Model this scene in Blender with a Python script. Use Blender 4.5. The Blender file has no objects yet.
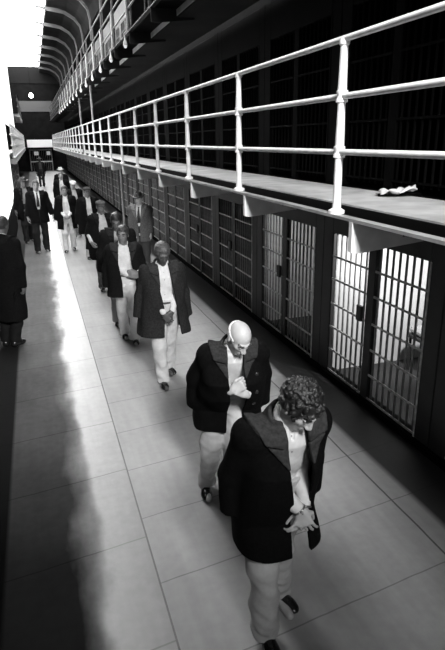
import bpy, math, random
import numpy as np
from mathutils import Matrix, Vector
random.seed(4)
scene = bpy.context.scene
COL = scene.collection

# ------------------------------------------------------------------ materials
def mat(name, v, rough=0.6, metal=0.0, vary=0.0, scale=8.0, bump=0.0, bscale=None, spec=0.5, emit=0.0, stretch=(1, 1, 1)):
    m = bpy.data.materials.new(name); m.use_nodes = True
    nt = m.node_tree; b = nt.nodes['Principled BSDF']
    b.inputs['Base Color'].default_value = (v, v, v, 1)
    b.inputs['Roughness'].default_value = rough
    b.inputs['Metallic'].default_value = metal
    b.inputs['Specular IOR Level'].default_value = spec
    if emit:
        b.inputs['Emission Color'].default_value = (1, 1, 1, 1)
        b.inputs['Emission Strength'].default_value = emit
    tc = nt.nodes.new('ShaderNodeTexCoord')
    mp = nt.nodes.new('ShaderNodeMapping'); mp.inputs['Scale'].default_value = stretch
    nt.links.new(tc.outputs['Object'], mp.inputs['Vector'])
    if vary:
        n = nt.nodes.new('ShaderNodeTexNoise'); n.inputs['Scale'].default_value = scale
        n.inputs['Detail'].default_value = 5
        nt.links.new(mp.outputs[0], n.inputs['Vector'])
        r = nt.nodes.new('ShaderNodeMapRange')
        r.inputs[1].default_value = 0.3; r.inputs[2].default_value = 0.7
        r.inputs[3].default_value = max(0, v * (1 - vary)); r.inputs[4].default_value = min(1, v * (1 + vary))
        nt.links.new(n.outputs['Fac'], r.inputs[0]); nt.links.new(r.outputs[0], b.inputs['Base Color'])
    if bump:
        n2 = nt.nodes.new('ShaderNodeTexNoise'); n2.inputs['Scale'].default_value = bscale or scale * 4
        n2.inputs['Detail'].default_value = 3
        nt.links.new(mp.outputs[0], n2.inputs['Vector'])
        bp = nt.nodes.new('ShaderNodeBump'); bp.inputs['Strength'].default_value = bump; bp.inputs['Distance'].default_value = 0.01
        nt.links.new(n2.outputs['Fac'], bp.inputs['Height']); nt.links.new(bp.outputs[0], b.inputs['Normal'])
    return m

M = {}
M['white_paint'] = mat('white_enamel', 0.85, 0.4, vary=0.18, scale=9)
M['steel_grey'] = mat('grey_painted_steel', 0.34, 0.5, vary=0.25, scale=5)
M['dark_steel'] = mat('dark_painted_steel', 0.02, 0.55, vary=0.3, scale=4, spec=.3)
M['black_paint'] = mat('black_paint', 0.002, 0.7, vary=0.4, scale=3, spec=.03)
M['bar_paint'] = mat('bar_paint', 0.20, 0.42, vary=0.35, scale=14)
M['cross_paint'] = mat('worn_flat_bar', 0.42, 0.4, vary=0.45, scale=18)
M['concrete'] = mat('walkway_concrete', 0.62, 0.7, vary=0.25, scale=3, bump=0.15)
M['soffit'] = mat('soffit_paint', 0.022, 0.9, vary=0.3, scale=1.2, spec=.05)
M['plaster'] = mat('cell_plaster', 0.5, 0.8, vary=0.15, scale=2)
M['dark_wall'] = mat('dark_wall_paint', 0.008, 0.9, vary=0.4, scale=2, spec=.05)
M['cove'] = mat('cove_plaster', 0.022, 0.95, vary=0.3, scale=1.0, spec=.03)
M['rib'] = mat('roof_rib_paint', 0.12, 0.6, vary=0.2, scale=2)
M['bracket_paint'] = mat('bracket_paint', 0.70, 0.6, vary=0.15, scale=6)
M['pane'] = mat('bright_daylight_pane', 0.8, 0.3, emit=11.0)
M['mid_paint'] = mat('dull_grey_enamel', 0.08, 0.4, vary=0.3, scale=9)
M['pane_side'] = mat('bright_side_pane', 0.8, 0.3, emit=1.25)
M['bulb'] = mat('lit_bulb', 0.9, 0.3, emit=11.0)
M['lamp_white'] = mat('white_lamp_enamel', 0.75, 0.3)
M['shoe'] = mat('black_shoe_leather', 0.012, 0.22, bump=0.05, scale=20)
M['black_button'] = mat('black_button', 0.02, 0.25)
M['chain'] = mat('steel_chain', 0.45, 0.3, metal=0.9)

def floor_material():
    m = bpy.data.materials.new('polished_concrete'); m.use_nodes = True
    nt = m.node_tree; b = nt.nodes['Principled BSDF']; L = nt.links
    tc = nt.nodes.new('ShaderNodeTexCoord')
    sep = nt.nodes.new('ShaderNodeSeparateXYZ'); L.new(tc.outputs['Object'], sep.inputs[0])
    def math_(op, a, c=None, d=None):
        n = nt.nodes.new('ShaderNodeMath'); n.operation = op
        for i, s in enumerate((a, c, d)):
            if s is None: continue
            if isinstance(s, (int, float)): n.inputs[i].default_value = s
            else: L.new(s, n.inputs[i])
        return n.outputs[0]
    def noise(scale, detail=5, stretch=(1, 1, 1)):
        mp = nt.nodes.new('ShaderNodeMapping'); mp.inputs['Scale'].default_value = stretch
        L.new(tc.outputs['Object'], mp.inputs[0])
        n = nt.nodes.new('ShaderNodeTexNoise'); n.inputs['Scale'].default_value = scale; n.inputs['Detail'].default_value = detail
        L.new(mp.outputs[0], n.inputs['Vector']); return n.outputs['Fac']
    def rng(v, a, bb, c, d):
        r = nt.nodes.new('ShaderNodeMapRange'); L.new(v, r.inputs[0])
        for i, x in enumerate((a, bb, c, d)): r.inputs[i + 1].default_value = x
        return r.outputs[0]
    x, y = sep.outputs[0], sep.outputs[1]
    n1 = noise(1.3, 6); n2 = noise(14, 6); n3 = noise(3.0, 6, (1, .35, 1))
    ns = noise(2.0, 5, (6, .5, 1))
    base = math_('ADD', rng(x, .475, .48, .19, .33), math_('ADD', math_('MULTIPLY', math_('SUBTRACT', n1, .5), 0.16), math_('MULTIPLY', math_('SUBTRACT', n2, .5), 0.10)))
    # ragged pale lane between the joints, wear plus reflection painted stronger with distance, darker grimy lane along the left
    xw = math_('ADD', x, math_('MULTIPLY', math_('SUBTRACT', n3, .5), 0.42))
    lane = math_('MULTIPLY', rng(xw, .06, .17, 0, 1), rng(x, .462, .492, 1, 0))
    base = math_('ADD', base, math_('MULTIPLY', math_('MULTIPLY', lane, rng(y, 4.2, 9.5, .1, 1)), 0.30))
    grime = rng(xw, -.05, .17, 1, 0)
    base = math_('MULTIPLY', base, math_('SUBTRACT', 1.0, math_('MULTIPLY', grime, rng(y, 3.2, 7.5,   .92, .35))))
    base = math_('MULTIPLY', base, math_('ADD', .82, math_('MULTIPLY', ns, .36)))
    # shade along both cell blocks, painted black into the floor
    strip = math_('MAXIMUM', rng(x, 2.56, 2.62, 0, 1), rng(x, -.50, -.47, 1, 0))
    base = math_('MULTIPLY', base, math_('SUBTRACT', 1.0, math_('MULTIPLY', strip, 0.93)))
    # joints
    def line(v, at, w):
        return math_('LESS_THAN', math_('ABSOLUTE', math_('SUBTRACT', v, at)), w)
    wob = math_('MULTIPLY', math_('SUBTRACT', noise(2.2, 3), .5), .03)
    xj = math_('ADD', x, wob)
    j = math_('MAXIMUM', line(x, .478, .006), line(xj, 2.405, .008))
    ysk = math_('SUBTRACT', math_('ADD', y, wob), math_('MULTIPLY', x, .14))
    left = math_('LESS_THAN', x, .478)
    cl = math_('LESS_THAN', math_('ABSOLUTE', math_('SUBTRACT', math_('PINGPONG', math_('SUBTRACT', ysk, 3.31), .465), 0.0)), .006)
    cr = math_('LESS_THAN', math_('ABSOLUTE', math_('PINGPONG', math_('SUBTRACT', ysk, 3.52), .345)), .005)
    cross = math_('ADD', math_('MULTIPLY', left, cl), math_('MULTIPLY', math_('SUBTRACT', 1.0, left), cr))
    near = rng(y, 7, 12, 1, .3)
    j = math_('MAXIMUM', j, math_('MULTIPLY', cross, math_('MULTIPLY', near, .6)))
    base = math_('MULTIPLY', base, math_('SUBTRACT', 1.0, math_('MULTIPLY', j, .75)))
    cmb = nt.nodes.new('ShaderNodeCombineXYZ')
    for i in range(3): L.new(base, cmb.inputs[i])
    L.new(cmb.outputs[0], b.inputs['Base Color'])
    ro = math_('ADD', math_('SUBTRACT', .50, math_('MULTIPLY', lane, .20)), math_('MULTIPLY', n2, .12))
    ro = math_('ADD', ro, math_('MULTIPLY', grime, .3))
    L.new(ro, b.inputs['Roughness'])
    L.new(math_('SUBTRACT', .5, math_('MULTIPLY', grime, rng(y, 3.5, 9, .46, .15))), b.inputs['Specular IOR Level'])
    bp = nt.nodes.new('ShaderNodeBump'); bp.inputs['Strength'].default_value = .12; bp.inputs['Distance'].default_value = .01
    L.new(n2, bp.inputs['Height']); L.new(bp.outputs[0], b.inputs['Normal'])
    return m
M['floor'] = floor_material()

# ------------------------------------------------------------------ mesh helpers
class MB:
    def __init__(s): s.v = []; s.f = []
    def add(s, vs, fs):
        o = len(s.v); s.v += [tuple(v) for v in vs]; s.f += [tuple(i + o for i in f) for f in fs]; return s
    def box(s, x0, x1, y0, y1, z0, z1):
        vs = [(x0,y0,z0),(x1,y0,z0),(x1,y1,z0),(x0,y1,z0),(x0,y0,z1),(x1,y0,z1),(x1,y1,z1),(x0,y1,z1)]
        return s.add(vs, [(0,3,2,1),(4,5,6,7),(0,1,5,4),(1,2,6,5),(2,3,7,6),(3,0,4,7)])
    def bbox(s, x0, x1, y0, y1, z0, z1, b=.008):
        """box with chamfered edges along its longest axis"""
        d = (x1-x0, y1-y0, z1-z0); ax = d.index(max(d))
        lo = (x0,y0,z0); hi = (x1,y1,z1); u, w = [i for i in range(3) if i != ax]
        pr = [(lo[u]+b,lo[w]),(hi[u]-b,lo[w]),(hi[u],lo[w]+b),(hi[u],hi[w]-b),(hi[u]-b,hi[w]),(lo[u]+b,hi[w]),(lo[u],hi[w]-b),(lo[u],lo[w]+b)]
        vs = []
        for e in (lo[ax], hi[ax]):
            for a, c in pr:
                p = [0,0,0]; p[ax] = e; p[u] = a; p[w] = c; vs.append(p)
        fs = [tuple(range(7,-1,-1)), tuple(range(8,16))] + [(i,(i+1)%8,8+(i+1)%8,8+i) for i in range(8)]
        if ax == 1: fs = [tuple(reversed(f)) for f in fs]
        return s.add(vs, fs)
    def tube(s, pts, r, n=10, cap=True):
        pts = [Vector(p) for p in pts]
        rs = r if isinstance(r, (list, tuple)) else [r] * len(pts)
        rings = []
        t0 = (pts[1] - pts[0]).normalized()
        u = t0.orthogonal().normalized()
        for i, p in enumerate(pts):
            t = ((pts[min(i+1,len(pts)-1)] - p).normalized() + (p - pts[max(i-1,0)]).normalized())
            t = t.normalized() if t.length > 1e-6 else t0
            u = (u - t * u.dot(t)).normalized(); w = t.cross(u)
            rings.append([p + (u * math.cos(2*math.pi*k/n) + w * math.sin(2*math.pi*k/n)) * rs[i] for k in range(n)])
        vs = [v for rg in rings for v in rg]; fs = []
        for i in range(len(pts)-1):
            for k in range(n):
                fs.append((i*n+k, i*n+(k+1)%n, (i+1)*n+(k+1)%n, (i+1)*n+k))
        if cap:
            fs.append(tuple(range(n-1,-1,-1))); fs.append(tuple((len(pts)-1)*n + k for k in range(n)))
        return s.add(vs, fs)
    def lathe(s, c, prof, n=14):
        c = Vector(c)
        vs = [(c.x + r*math.cos(2*math.pi*k/n), c.y + r*math.sin(2*math.pi*k/n), c.z + z) for r, z in prof for k in range(n)]
        fs = [(i*n+k, i*n+(k+1)%n, (i+1)*n+(k+1)%n, (i+1)*n+k) for i in range(len(prof)-1) for k in range(n)]
        fs += [tuple(range(n-1,-1,-1)), tuple((len(prof)-1)*n+k for k in range(n))]
        return s.add(vs, fs)
    def build(s, name, m, parent=None, loc=(0,0,0), smooth=False):
        me = bpy.data.meshes.new(name); me.from_pydata(s.v, [], s.f); me.update()
        if smooth:
            me.polygons.foreach_set('use_smooth', [True]*len(me.polygons))
        me.materials.append(m)
        o = bpy.data.objects.new(name, me); COL.objects.link(o); o.location = loc
        if parent is not None: o.parent = parent
        return o

def smooth_by_angle(o, deg=40):
    me = o.data
    me.polygons.foreach_set('use_smooth', [True]*len(me.polygons))
    me.set_sharp_from_angle(angle=math.radians(deg))
    return o

def tag(o, label=None, cat=None, group=None, kind=None):
    if label: o['label'] = label
    if cat: o['category'] = cat
    if group: o['group'] = group
    if kind: o['kind'] = kind
    return o
def struct(o, label=None): o['kind'] = 'structure'; (label and o.__setitem__('label', label)); return o
def empty(name, loc=(0,0,0)):
    o = bpy.data.objects.new(name, None); COL.objects.link(o); o.location = loc; o.empty_display_size = .1; return o
def kids(o): return [c for c in list(COL.objects) if c.parent == o]
def copy_tree(o, parent=None):
    c = o.copy(); COL.objects.link(c)
    if parent is not None: c.parent = parent
    for ch in kids(o): copy_tree(ch, c)
    return c
ORD = ['nearest','second','third','fourth','fifth','sixth','seventh','eighth','ninth','tenth','eleventh','twelfth','thirteenth','fourteenth','fifteenth','sixteenth','seventeenth','eighteenth','nineteenth','twentieth','twenty-first','twenty-second','twenty-third','twenty-fourth','twenty-fifth','twenty-sixth','twenty-seventh','twenty-eighth','twenty-ninth','thirtieth','thirty-first']
# ------------------------------------------------------------------ the hall
XC = 3.12                       # plane of the barred cell fronts on the right
XE = 1.90                       # outer edge of the walkways on the right
END = 60.0
def slab(name, m, *b): return MB().box(*b).build(name, m)
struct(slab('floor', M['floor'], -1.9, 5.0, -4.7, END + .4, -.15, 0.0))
struct(slab('trim_1', M['black_paint'], 3.06, 3.20, -1.5, END, 0, .075), 'black plinth under the barred cell fronts')

# left side: dark dado with the blown-out window bank above, then the opposite block
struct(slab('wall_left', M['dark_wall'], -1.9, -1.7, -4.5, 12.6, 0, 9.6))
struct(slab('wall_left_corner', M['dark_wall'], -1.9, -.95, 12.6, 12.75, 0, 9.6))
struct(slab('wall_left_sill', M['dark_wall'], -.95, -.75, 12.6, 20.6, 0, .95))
for i in range(2):
    y0 = 12.6 + i * 4.0
    w = MB().box(-.80, -.75, y0, y0 + 4.0, .95, 9.44).build('window_%d' % (i + 1), M['pane_side'])
    struct(w, 'tall bright window of the left wall')
for i in range(2):
    y0 = 20.6 + i * 6.3
    w = MB().box(-.80, -.75, y0, y0 + 6.3, 3.36, 9.44).build('window_%d' % (i + 3), M['pane_side'])
    struct(w, 'tall bright window of the left wall')
# near end of the hall behind the photographer, with an unseen glowing window added for front light
struct(MB().box(-1.9, 5.0, -4.7, -4.5, 0, .6).box(-1.9, -1.2, -4.7, -4.5, .6, 9.6).box(2.2, 5.0, -4.7, -4.5, .6, 9.6).build('wall_near', M['dark_wall']))
w = MB()
for k in range(4): w.box(-1.2 + k*.85, -1.2 + k*.85 + .82, -4.62, -4.58, .6, 9.2)
struct(w.build('window_30', mat('end_fill_pane', .8, .3, emit=1.1)), 'unseen window added at the near end of the hall for front light')
struct(slab('wall_left_far', M['dark_wall'], -1.7, -1.55, 20.6, END, 0, 9.6))
struct(slab('wall_left_return', M['dark_wall'], -1.7, -.95, 20.45, 20.6, 0, 9.6))

# right side: backs and partitions of the cells, floor by floor
struct(slab('wall_right', M['plaster'], 4.85, 5.0, -1.5, END, 0, 9.6))
TIERS = [0.0, 2.25, 4.60]
CELL = 2.11; Y0 = 3.85 - CELL       # first cell front starts at Y0
NC = 27
pm = MB()
for k in range(NC + 1):
    yc = Y0 + k * CELL - .215
    pm.box(XC + .06, 4.85, yc - .09, yc + .09, .0, 2.08)
struct(pm.build('wall_partitions', M['plaster']), 'partition walls between the ground floor cells')
pm = MB()
for k in range(NC + 1):
    yc = Y0 + k * CELL - .215
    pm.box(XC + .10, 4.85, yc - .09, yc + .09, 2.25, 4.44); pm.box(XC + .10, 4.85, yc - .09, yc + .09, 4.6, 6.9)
struct(pm.build('wall_upper_partitions', M['black_paint']), 'partition walls of the upper cells')  # upper cell walls coloured black to stand for deep shade
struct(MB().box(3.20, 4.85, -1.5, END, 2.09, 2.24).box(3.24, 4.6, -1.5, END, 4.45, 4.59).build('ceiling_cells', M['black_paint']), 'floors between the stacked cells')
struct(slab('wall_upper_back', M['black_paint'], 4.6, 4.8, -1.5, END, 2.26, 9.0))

# end wall
em = MB().box(-1.7, 5.0, END, END + .3, 0, 9.6)
struct(em.build('wall_end', M['dark_wall']))
struct(slab('trim_2', mat('end_band', .09, .9), -.9, 2.3, END - .06, END, 5.5, 6.45), 'pale band across the end wall')
struct(slab('trim_3', mat('end_frieze', .012, .9, spec=.05), -1.5, 4.6, END - .06, END, 8.0, 9.5), 'grey frieze at the top of the end wall')
g = empty('end_gallery', (.75, 58, 2.2))
tag(g, 'white-fronted gallery crossing the far end of the corridor', 'gallery')
MB().box(-1.15, 1.15, 0, .08, .05, .74).build('parapet', mat('white_parapet', .9, .5), g)
MB().box(-1.34, 1.14, .08, 1.9, -.05, .05).build('slab', M['soffit'], g)
gd = empty('end_gate', (.75, 59.85, 0)); tag(gd, 'barred gate with two pale panes in the far end wall', 'gate')
MB().box(-1.0, 1.0, 0, .06, 1.95, 2.05).box(-1.06, -1.0, 0, .06, 0, 2.05).box(1.0, 1.06, 0, .06, 0, 2.05).build('frame', M['steel_grey'], gd)
MB().box(-.62, -.2, .0, .04, 1.5, 1.85).build('pane', mat('pale_pane', .6, .4, emit=.25), gd)
MB().box(.55, .9, .0, .04, 1.5, 1.85).build('pane', bpy.data.materials['pale_pane'], gd)
for k in range(12):
    MB().tube([(-.95 + k*.173, .03, .02), (-.95 + k*.173, .03, 1.95)], .018, 6).build('bar', M['bar_paint'], gd)
MB().box(-1.0, 1.0, .01, .05, .85, .95).build('crossbar', M['white_paint'], gd)

# roof: cove on the right, opaque strip on the left, skylight panes between
RIBY = [3.9 + 3.93 * k - 8 for k in range(18)]
cv = [(4.85, 7.9), (3.25, 7.9), (3.05, 8.25), (2.75, 8.6), (2.3, 8.85), (1.9, 8.95), (1.42, 9.0)]
me = MB(); n = len(cv)
vs = [(x, -4, z) for x, z in cv] + [(x, END, z) for x, z in cv] + [(x, -4, z + .15) for x, z in cv] + [(x, END, z + .15) for x, z in cv]
fs = []
for i in range(n - 1):
    fs += [(i, i+1, n+i+1, n+i), (2*n+i+1, 2*n+i, 3*n+i, 3*n+i+1)]
fs += [(n-1, 3*n-1, 4*n-1, 2*n-1)]
me.add(vs, fs)
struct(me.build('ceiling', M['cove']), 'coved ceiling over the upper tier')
struct(MB().box(-1.9, 1.45, -4.7, 7.6, 9.45, 9.6).build('skylight_blocker', M['cove']), 'unseen roof panel added to shut off the near skylight')  # closes the unseen near bays so light falls away towards the camera
ys = [7.6] + [y for y in RIBY[1:16] if y > 9] + [END]
for i in range(len(ys) - 1):
    w = MB().box(-1.7, 1.45, ys[i], ys[i+1], 9.45, 9.5).build('window_%d' % (i + 6), M['pane'])
    struct(w, 'bay of the bright roof skylight')
for i, y in enumerate(RIBY[2:16]):
    r = MB()
    path = [(3.02, 6.9, .05), (3.02, 7.7, .05), (2.93, 8.15, .06), (2.68, 8.48, .08), (2.25, 8.74, .10), (1.9, 8.83, .11), (1.42, 8.88, .10), (.72, 8.93, .015)]
    # deep tapering web: top follows the cove, bottom hangs below it
    t = .05; vs = []
    for (x, z, h) in path:
        nx, nz = (-.9, -.1) if z < 8 else (-.6, -.75) if x > 2.2 else (0, -1)
        vs += [(x, y - t, z), (x, y + t, z), (x + nx*h*1.6, y - t, z + nz*h*1.6), (x + nx*h*1.6, y + t, z + nz*h*1.6)]
    fs = []
    for k in range(len(path) - 1):
        a, b = 4*k, 4*k+4
        fs += [(a, a+1, b+1, b), (a+2, b+2, b+3, a+3), (a, b, b+2, a+2), (a+1, a+3, b+3, b+1)]
    fs += [(0, 2, 3, 1), (4*len(path)-4, 4*len(path)-3, 4*len(path)-1, 4*len(path)-2)]
    r.add(vs, fs)
    struct(r.build('trim_%d' % (i + 10), M['rib']), 'curved roof rib reaching out under the skylight')

# ------------------------------------------------------------------ walkways and railings, right side
POSTY = [3.41 + 1.962 * k for k in range(-1, 28)]
def railing(name, label, x, z, ys, side=1, paint='white_paint', rail_r=.0195):
    o = empty(name, (x, ys[0], z)); tag(o, label, 'railing')
    pm = MB(); pr = [(.055,0),(.055,.02),(.03,.035),(.03,.06)]
    pm.lathe((0,0,0), pr, 12)
    pm.tube([(0,0,.05),(0,0,.36),(0,0,.40)], [.028,.026,.026], 10)
    pm.tube([(0,0,.40),(0,0,.70),(0,0,.74)], [.031,.024,.024], 10)
    pm.tube([(0,0,.74),(0,0,1.06)], [.030,.022], 10)
    cm = MB().lathe((0,0,-.04), [(.024,0),(.038,.006),(.038,.022),(.032,.03),(.032,.05),(.038,.058),(.038,.074),(.024,.08)], 12)
    tm = MB().lathe((0,0,1.05), [(.024,-.02),(.033,-.012),(.033,.01),(.026,.028),(.008,.032)], 12)
    post0 = None
    for y in ys:
        if post0 is None:
            post0 = smooth_by_angle(pm.build('post', M[paint], o)); sub = [smooth_by_angle(tm.build('post_cap', M[paint], post0))]
            for zz in (.398, .737):
                if len(sub) == 1: sub.append(smooth_by_angle(cm.build('rail_collar', M[paint], post0, (0, 0, zz))))
                else: c = sub[1].copy(); COL.objects.link(c); c.parent = post0; c.location = (0, 0, zz); sub.append(c)
        else:
            p = post0.copy(); COL.objects.link(p); p.parent = o; p.location = (0, y - ys[0], 0)
            for c0 in sub: c = c0.copy(); COL.objects.link(c); c.parent = p
    for zz in (.398, .737, 1.07):
        smooth_by_angle(MB().tube([(0, -1.2, zz), (0, ys[-1]-ys[0]+.4, zz)], rail_r, 12).build('rail', M[paint], o))
    return o
def walkway(name, label, x0, x1, z, y0, y1, posts, brackets=True, dark=False):
    o = empty(name, (x0, y0, z)); tag(o, label, 'walkway'); o['_d'] = 0; del o['_d']
    L = y1 - y0; sg = 1 if x1 > x0 else -1; W = abs(x1 - x0)
    def bx(a, b, c, d, e, f): return (min(sg*a, sg*b), max(sg*a, sg*b), c, d, e, f)
    MB().box(*bx(.36, W, 0, L, -.11, .0)).build('concrete_deck', M['concrete'], o)
    MB().box(*bx(.03, .36, 0, L, -.03, -.012)).build('dark_edge_strip', M['black_paint'], o)
    MB().box(*bx(-.035, .03, 0, L, -.02, .0)).build('edge_angle', M['dark_steel' if dark else 'steel_grey'], o)
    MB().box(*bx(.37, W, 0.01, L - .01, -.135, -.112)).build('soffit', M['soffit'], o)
    if brackets:
        b0 = None
        for y in posts:
            if b0 is None:
                t = .012
                vs = [(sg*-.03,-t,-.022),(sg*-.03,-t,-.215),(sg*.02,-t,-.225),(sg*.62,-t,-.165),(sg*.62,-t,-.14),(sg*.35,-t,-.14),(sg*.35,-t,-.032),(sg*.02,-t,-.032)]
                vs += [(a, t, c) for a, b, c in vs]
                nb = 8
                fs = [tuple(range(nb)), tuple(range(2*nb-1, nb-1, -1))] + [(i,nb+i,nb+(i+1)%nb,(i+1)%nb) for i in range(nb)]
                mb = MB().add(vs, fs)
                mb.box(min(sg*-.036, sg*-.03), max(sg*-.036, sg*-.03), -.02, .02, -.21, -.02)
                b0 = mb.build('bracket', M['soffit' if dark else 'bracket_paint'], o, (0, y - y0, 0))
            else:
                b = b0.copy(); COL.objects.link(b); b.parent = o; b.location = (0, y - y0, 0)
    return o
BR = [p - .29 for p in POSTY]
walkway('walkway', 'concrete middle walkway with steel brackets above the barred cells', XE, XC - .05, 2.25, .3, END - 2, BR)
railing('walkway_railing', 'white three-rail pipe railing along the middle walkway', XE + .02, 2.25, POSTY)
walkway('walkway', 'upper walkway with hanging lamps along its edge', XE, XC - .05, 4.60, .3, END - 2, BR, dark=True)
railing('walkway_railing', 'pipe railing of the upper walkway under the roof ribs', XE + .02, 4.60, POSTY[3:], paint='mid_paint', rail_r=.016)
LY = [p for p in POSTY if p > 21.0]; LU = [p for p in POSTY if p > 42]
walkway('walkway', 'left walkway above the far cells of the opposite block', -.60, -1.549, 2.25, 20.7, END - 2, LY)
railing('walkway_railing', 'left pipe railing above the far cells of the opposite block', -.62, 2.25, LY)
walkway('walkway', 'upper left walkway near the end wall', -.60, -1.549, 4.60, 42.5, END - 2, LU)
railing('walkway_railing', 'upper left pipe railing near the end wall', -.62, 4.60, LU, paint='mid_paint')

# hanging lamps under the upper walkway edge, one at each post
lamp0 = None
for i, y in enumerate([10.95 + 1.962 * k for k in range(14)]):
    if lamp0 is None:
        o = empty('hanging_lamp', (XE - .06, y, 4.36))
        smooth_by_angle(MB().tube([(-.01,0,.85),(-.01,0,.30),(-.02,0,.22),(-.07,0,.17),(-.06,0,.10)], .012, 8).build('conduit', M['lamp_white'], o))
        smooth_by_angle(MB().lathe((-.06,0,0), [(.014,.13),(.018,.08),(.034,.02),(.042,-.02)], 12).build('lamp_shade', M['lamp_white'], o))
        MB().lathe((-.06,0,-.02), [(.01,-.04),(.026,-.025),(.03,-.005),(.016,.02)], 10).build('bulb', mat('lamp_bulb', .85, .3, emit=.6), o, smooth=True)
        lamp0 = o
    else:
        o = copy_tree(lamp0); o.location = (XE - .06, y, 4.36)
    tag(o, '%s lamp in the row hanging from the upper walkway' % ORD[i].replace('nearest','foremost'), 'lamp', 'hanging lamps under the upper walkway')
o = empty('ceiling_lamp', (.44, 56.5, 6.72)); tag(o, 'lone lit bulb hanging high before the end wall', 'lamp')
MB().lathe((0,0,0), [(.06,-.22),(.17,-.15),(.2,-.05),(.12,.12),(.05,.2)], 14).build('bulb', M['bulb'], o, smooth=True)
MB().tube([(0,0,.2),(0,0,2.5)], .012, 6).build('cord', M['black_paint'], o)
l = bpy.data.lights.new('end_light', 'POINT'); l.energy = 230; l.shadow_soft_size = .2
lo = bpy.data.objects.new('end_light', l); COL.objects.link(lo); lo.location = (.44, 56.5, 6.4)

# standing pipes
def pipe(x, y, z0, z1, label, r=.035):
    o = MB().tube([(0,0,0),(0,0,z1-z0)], r, 10).build('standpipe', M['steel_grey'], None, (x, y, z0)); smooth_by_angle(o)
    tag(o, label, 'pipe')
pipe(2.45, 17.4, 0, 2.06, 'grey pipe from floor to walkway behind the man in the hat')
pipe(2.05, 20.3, 2.24, 4.48, 'pale upright pipe between the middle and upper walkways, nearer one')
pipe(2.05, 25.1, 2.24, 4.48, 'pale upright pipe between the middle and upper walkways, farther one')

# ------------------------------------------------------------------ cell fronts
ZB, ZT = .08, 1.73
CR = [ZB + .012, .36, .64, .92, 1.21, 1.47]
def cell_front(name, detailed, paint, cross, dark, height=1.0, top=2.06):
    """one cell's barred front: local y runs 0..CELL-.43 over the two panels, x=0 is the bar plane"""
    o = empty(name)
    zt = ZT * height
    a, b, c, d = 0.0, .82, .96, CELL - .43
    # frame: pillar on the far side, mid post, header, pillar on the near side (half each)
    fm = MB()
    fm.bbox(-.03, .05, d, d + .215, 0, top, .01); fm.bbox(-.03, .05, -.215, a, 0, top, .01)
    fm.bbox(-.02, .04, b, c, 0, zt, .008); fm.bbox(-.03, .05, a, d, zt, top, .01)
    fm.build('frame', dark, o)
    MB().box(-.036, -.026, a - .018, a + .004, .05, zt).build('door_edge', cross, o)
    for (p, q, nm) in ((a, b, 8), (c, d, 7)):
        st = (q - p) / nm
        if detailed:
            bar0 = None
            for k in range(nm):
                y = p + st * (k + .5)
                if bar0 is None:
                    bar0 = MB().tube([(0,0,.05),(0,0,zt)], .0125, 8).build('bar', paint, o, (0, y, 0), True)
                else:
                    bb = bar0.copy(); COL.objects.link(bb); bb.parent = o; bb.location = (0, y, 0)
            for z in CR:
                MB().box(-.022, -.013, p, q, z*height - .011, z*height + .011).build('crossbar', cross, o)
        else:
            m = MB()
            for k in range(nm):
                y = p + st * (k + .5); m.tube([(0,y,.05),(0,y,zt)], .0125, 6, False)
            m.build('bars', paint, o)
            m = MB()
            for z in CR: m.box(-.022, -.013, p, q, z*height - .011, z*height + .011)
            m.build('crossbars', cross, o)
    if detailed:
        lk = MB().bbox(-.05, -.015, c + .03, c + .13, .9, 1.06, .01).build('lock', M['dark_steel'], o)
    return o
near0 = far0 = up0 = None
for k in range(NC):
    y = Y0 + k * CELL
    if k < 5:
        if near0 is None: o = near0 = cell_front('barred_cell_front', True, M['bar_paint'], M['cross_paint'], M['dark_steel'])
        else: o = copy_tree(near0)
    else:
        if far0 is None: o = far0 = cell_front('barred_cell_front', False, M['bar_paint'], M['cross_paint'], M['dark_steel'])
        else: o = copy_tree(far0)
    o.location = (XC, y, 0)
    tag(o, '%s barred cell front on the right at floor level' % ORD[k].replace('nearest', 'foremost'), 'cell front', 'ground floor cell fronts')
for k in range(1, NC):  # bars and frames coloured black, putting the tier's deep shade into them
    y = Y0 + k * CELL
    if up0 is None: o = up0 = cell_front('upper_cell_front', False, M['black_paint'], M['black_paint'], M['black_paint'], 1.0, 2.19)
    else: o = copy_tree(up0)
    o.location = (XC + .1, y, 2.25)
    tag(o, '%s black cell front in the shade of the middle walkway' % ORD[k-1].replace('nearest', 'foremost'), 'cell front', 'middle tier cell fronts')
top0 = None
for k in range(8, NC):
    y = Y0 + k * CELL
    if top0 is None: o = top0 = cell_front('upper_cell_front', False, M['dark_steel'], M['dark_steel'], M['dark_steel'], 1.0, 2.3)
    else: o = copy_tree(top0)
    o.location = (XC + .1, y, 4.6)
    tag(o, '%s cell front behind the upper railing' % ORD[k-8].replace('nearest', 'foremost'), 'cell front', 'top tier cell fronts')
left0 = None
for k in range(6):
    y = 21.0 + k * CELL
    if left0 is None:
        o = left0 = cell_front('barred_cell_front', False, M['steel_grey'], M['steel_grey'], M['dark_steel'], top=2.02)
        o.rotation_euler.z = math.pi
    else: o = copy_tree(left0)
    o.location = (-.85, y + CELL - .43, 0)
    tag(o, '%s barred cell front of the opposite block on the left' % ORD[k].replace('nearest', 'foremost'), 'cell front', 'opposite block cell fronts')

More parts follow.
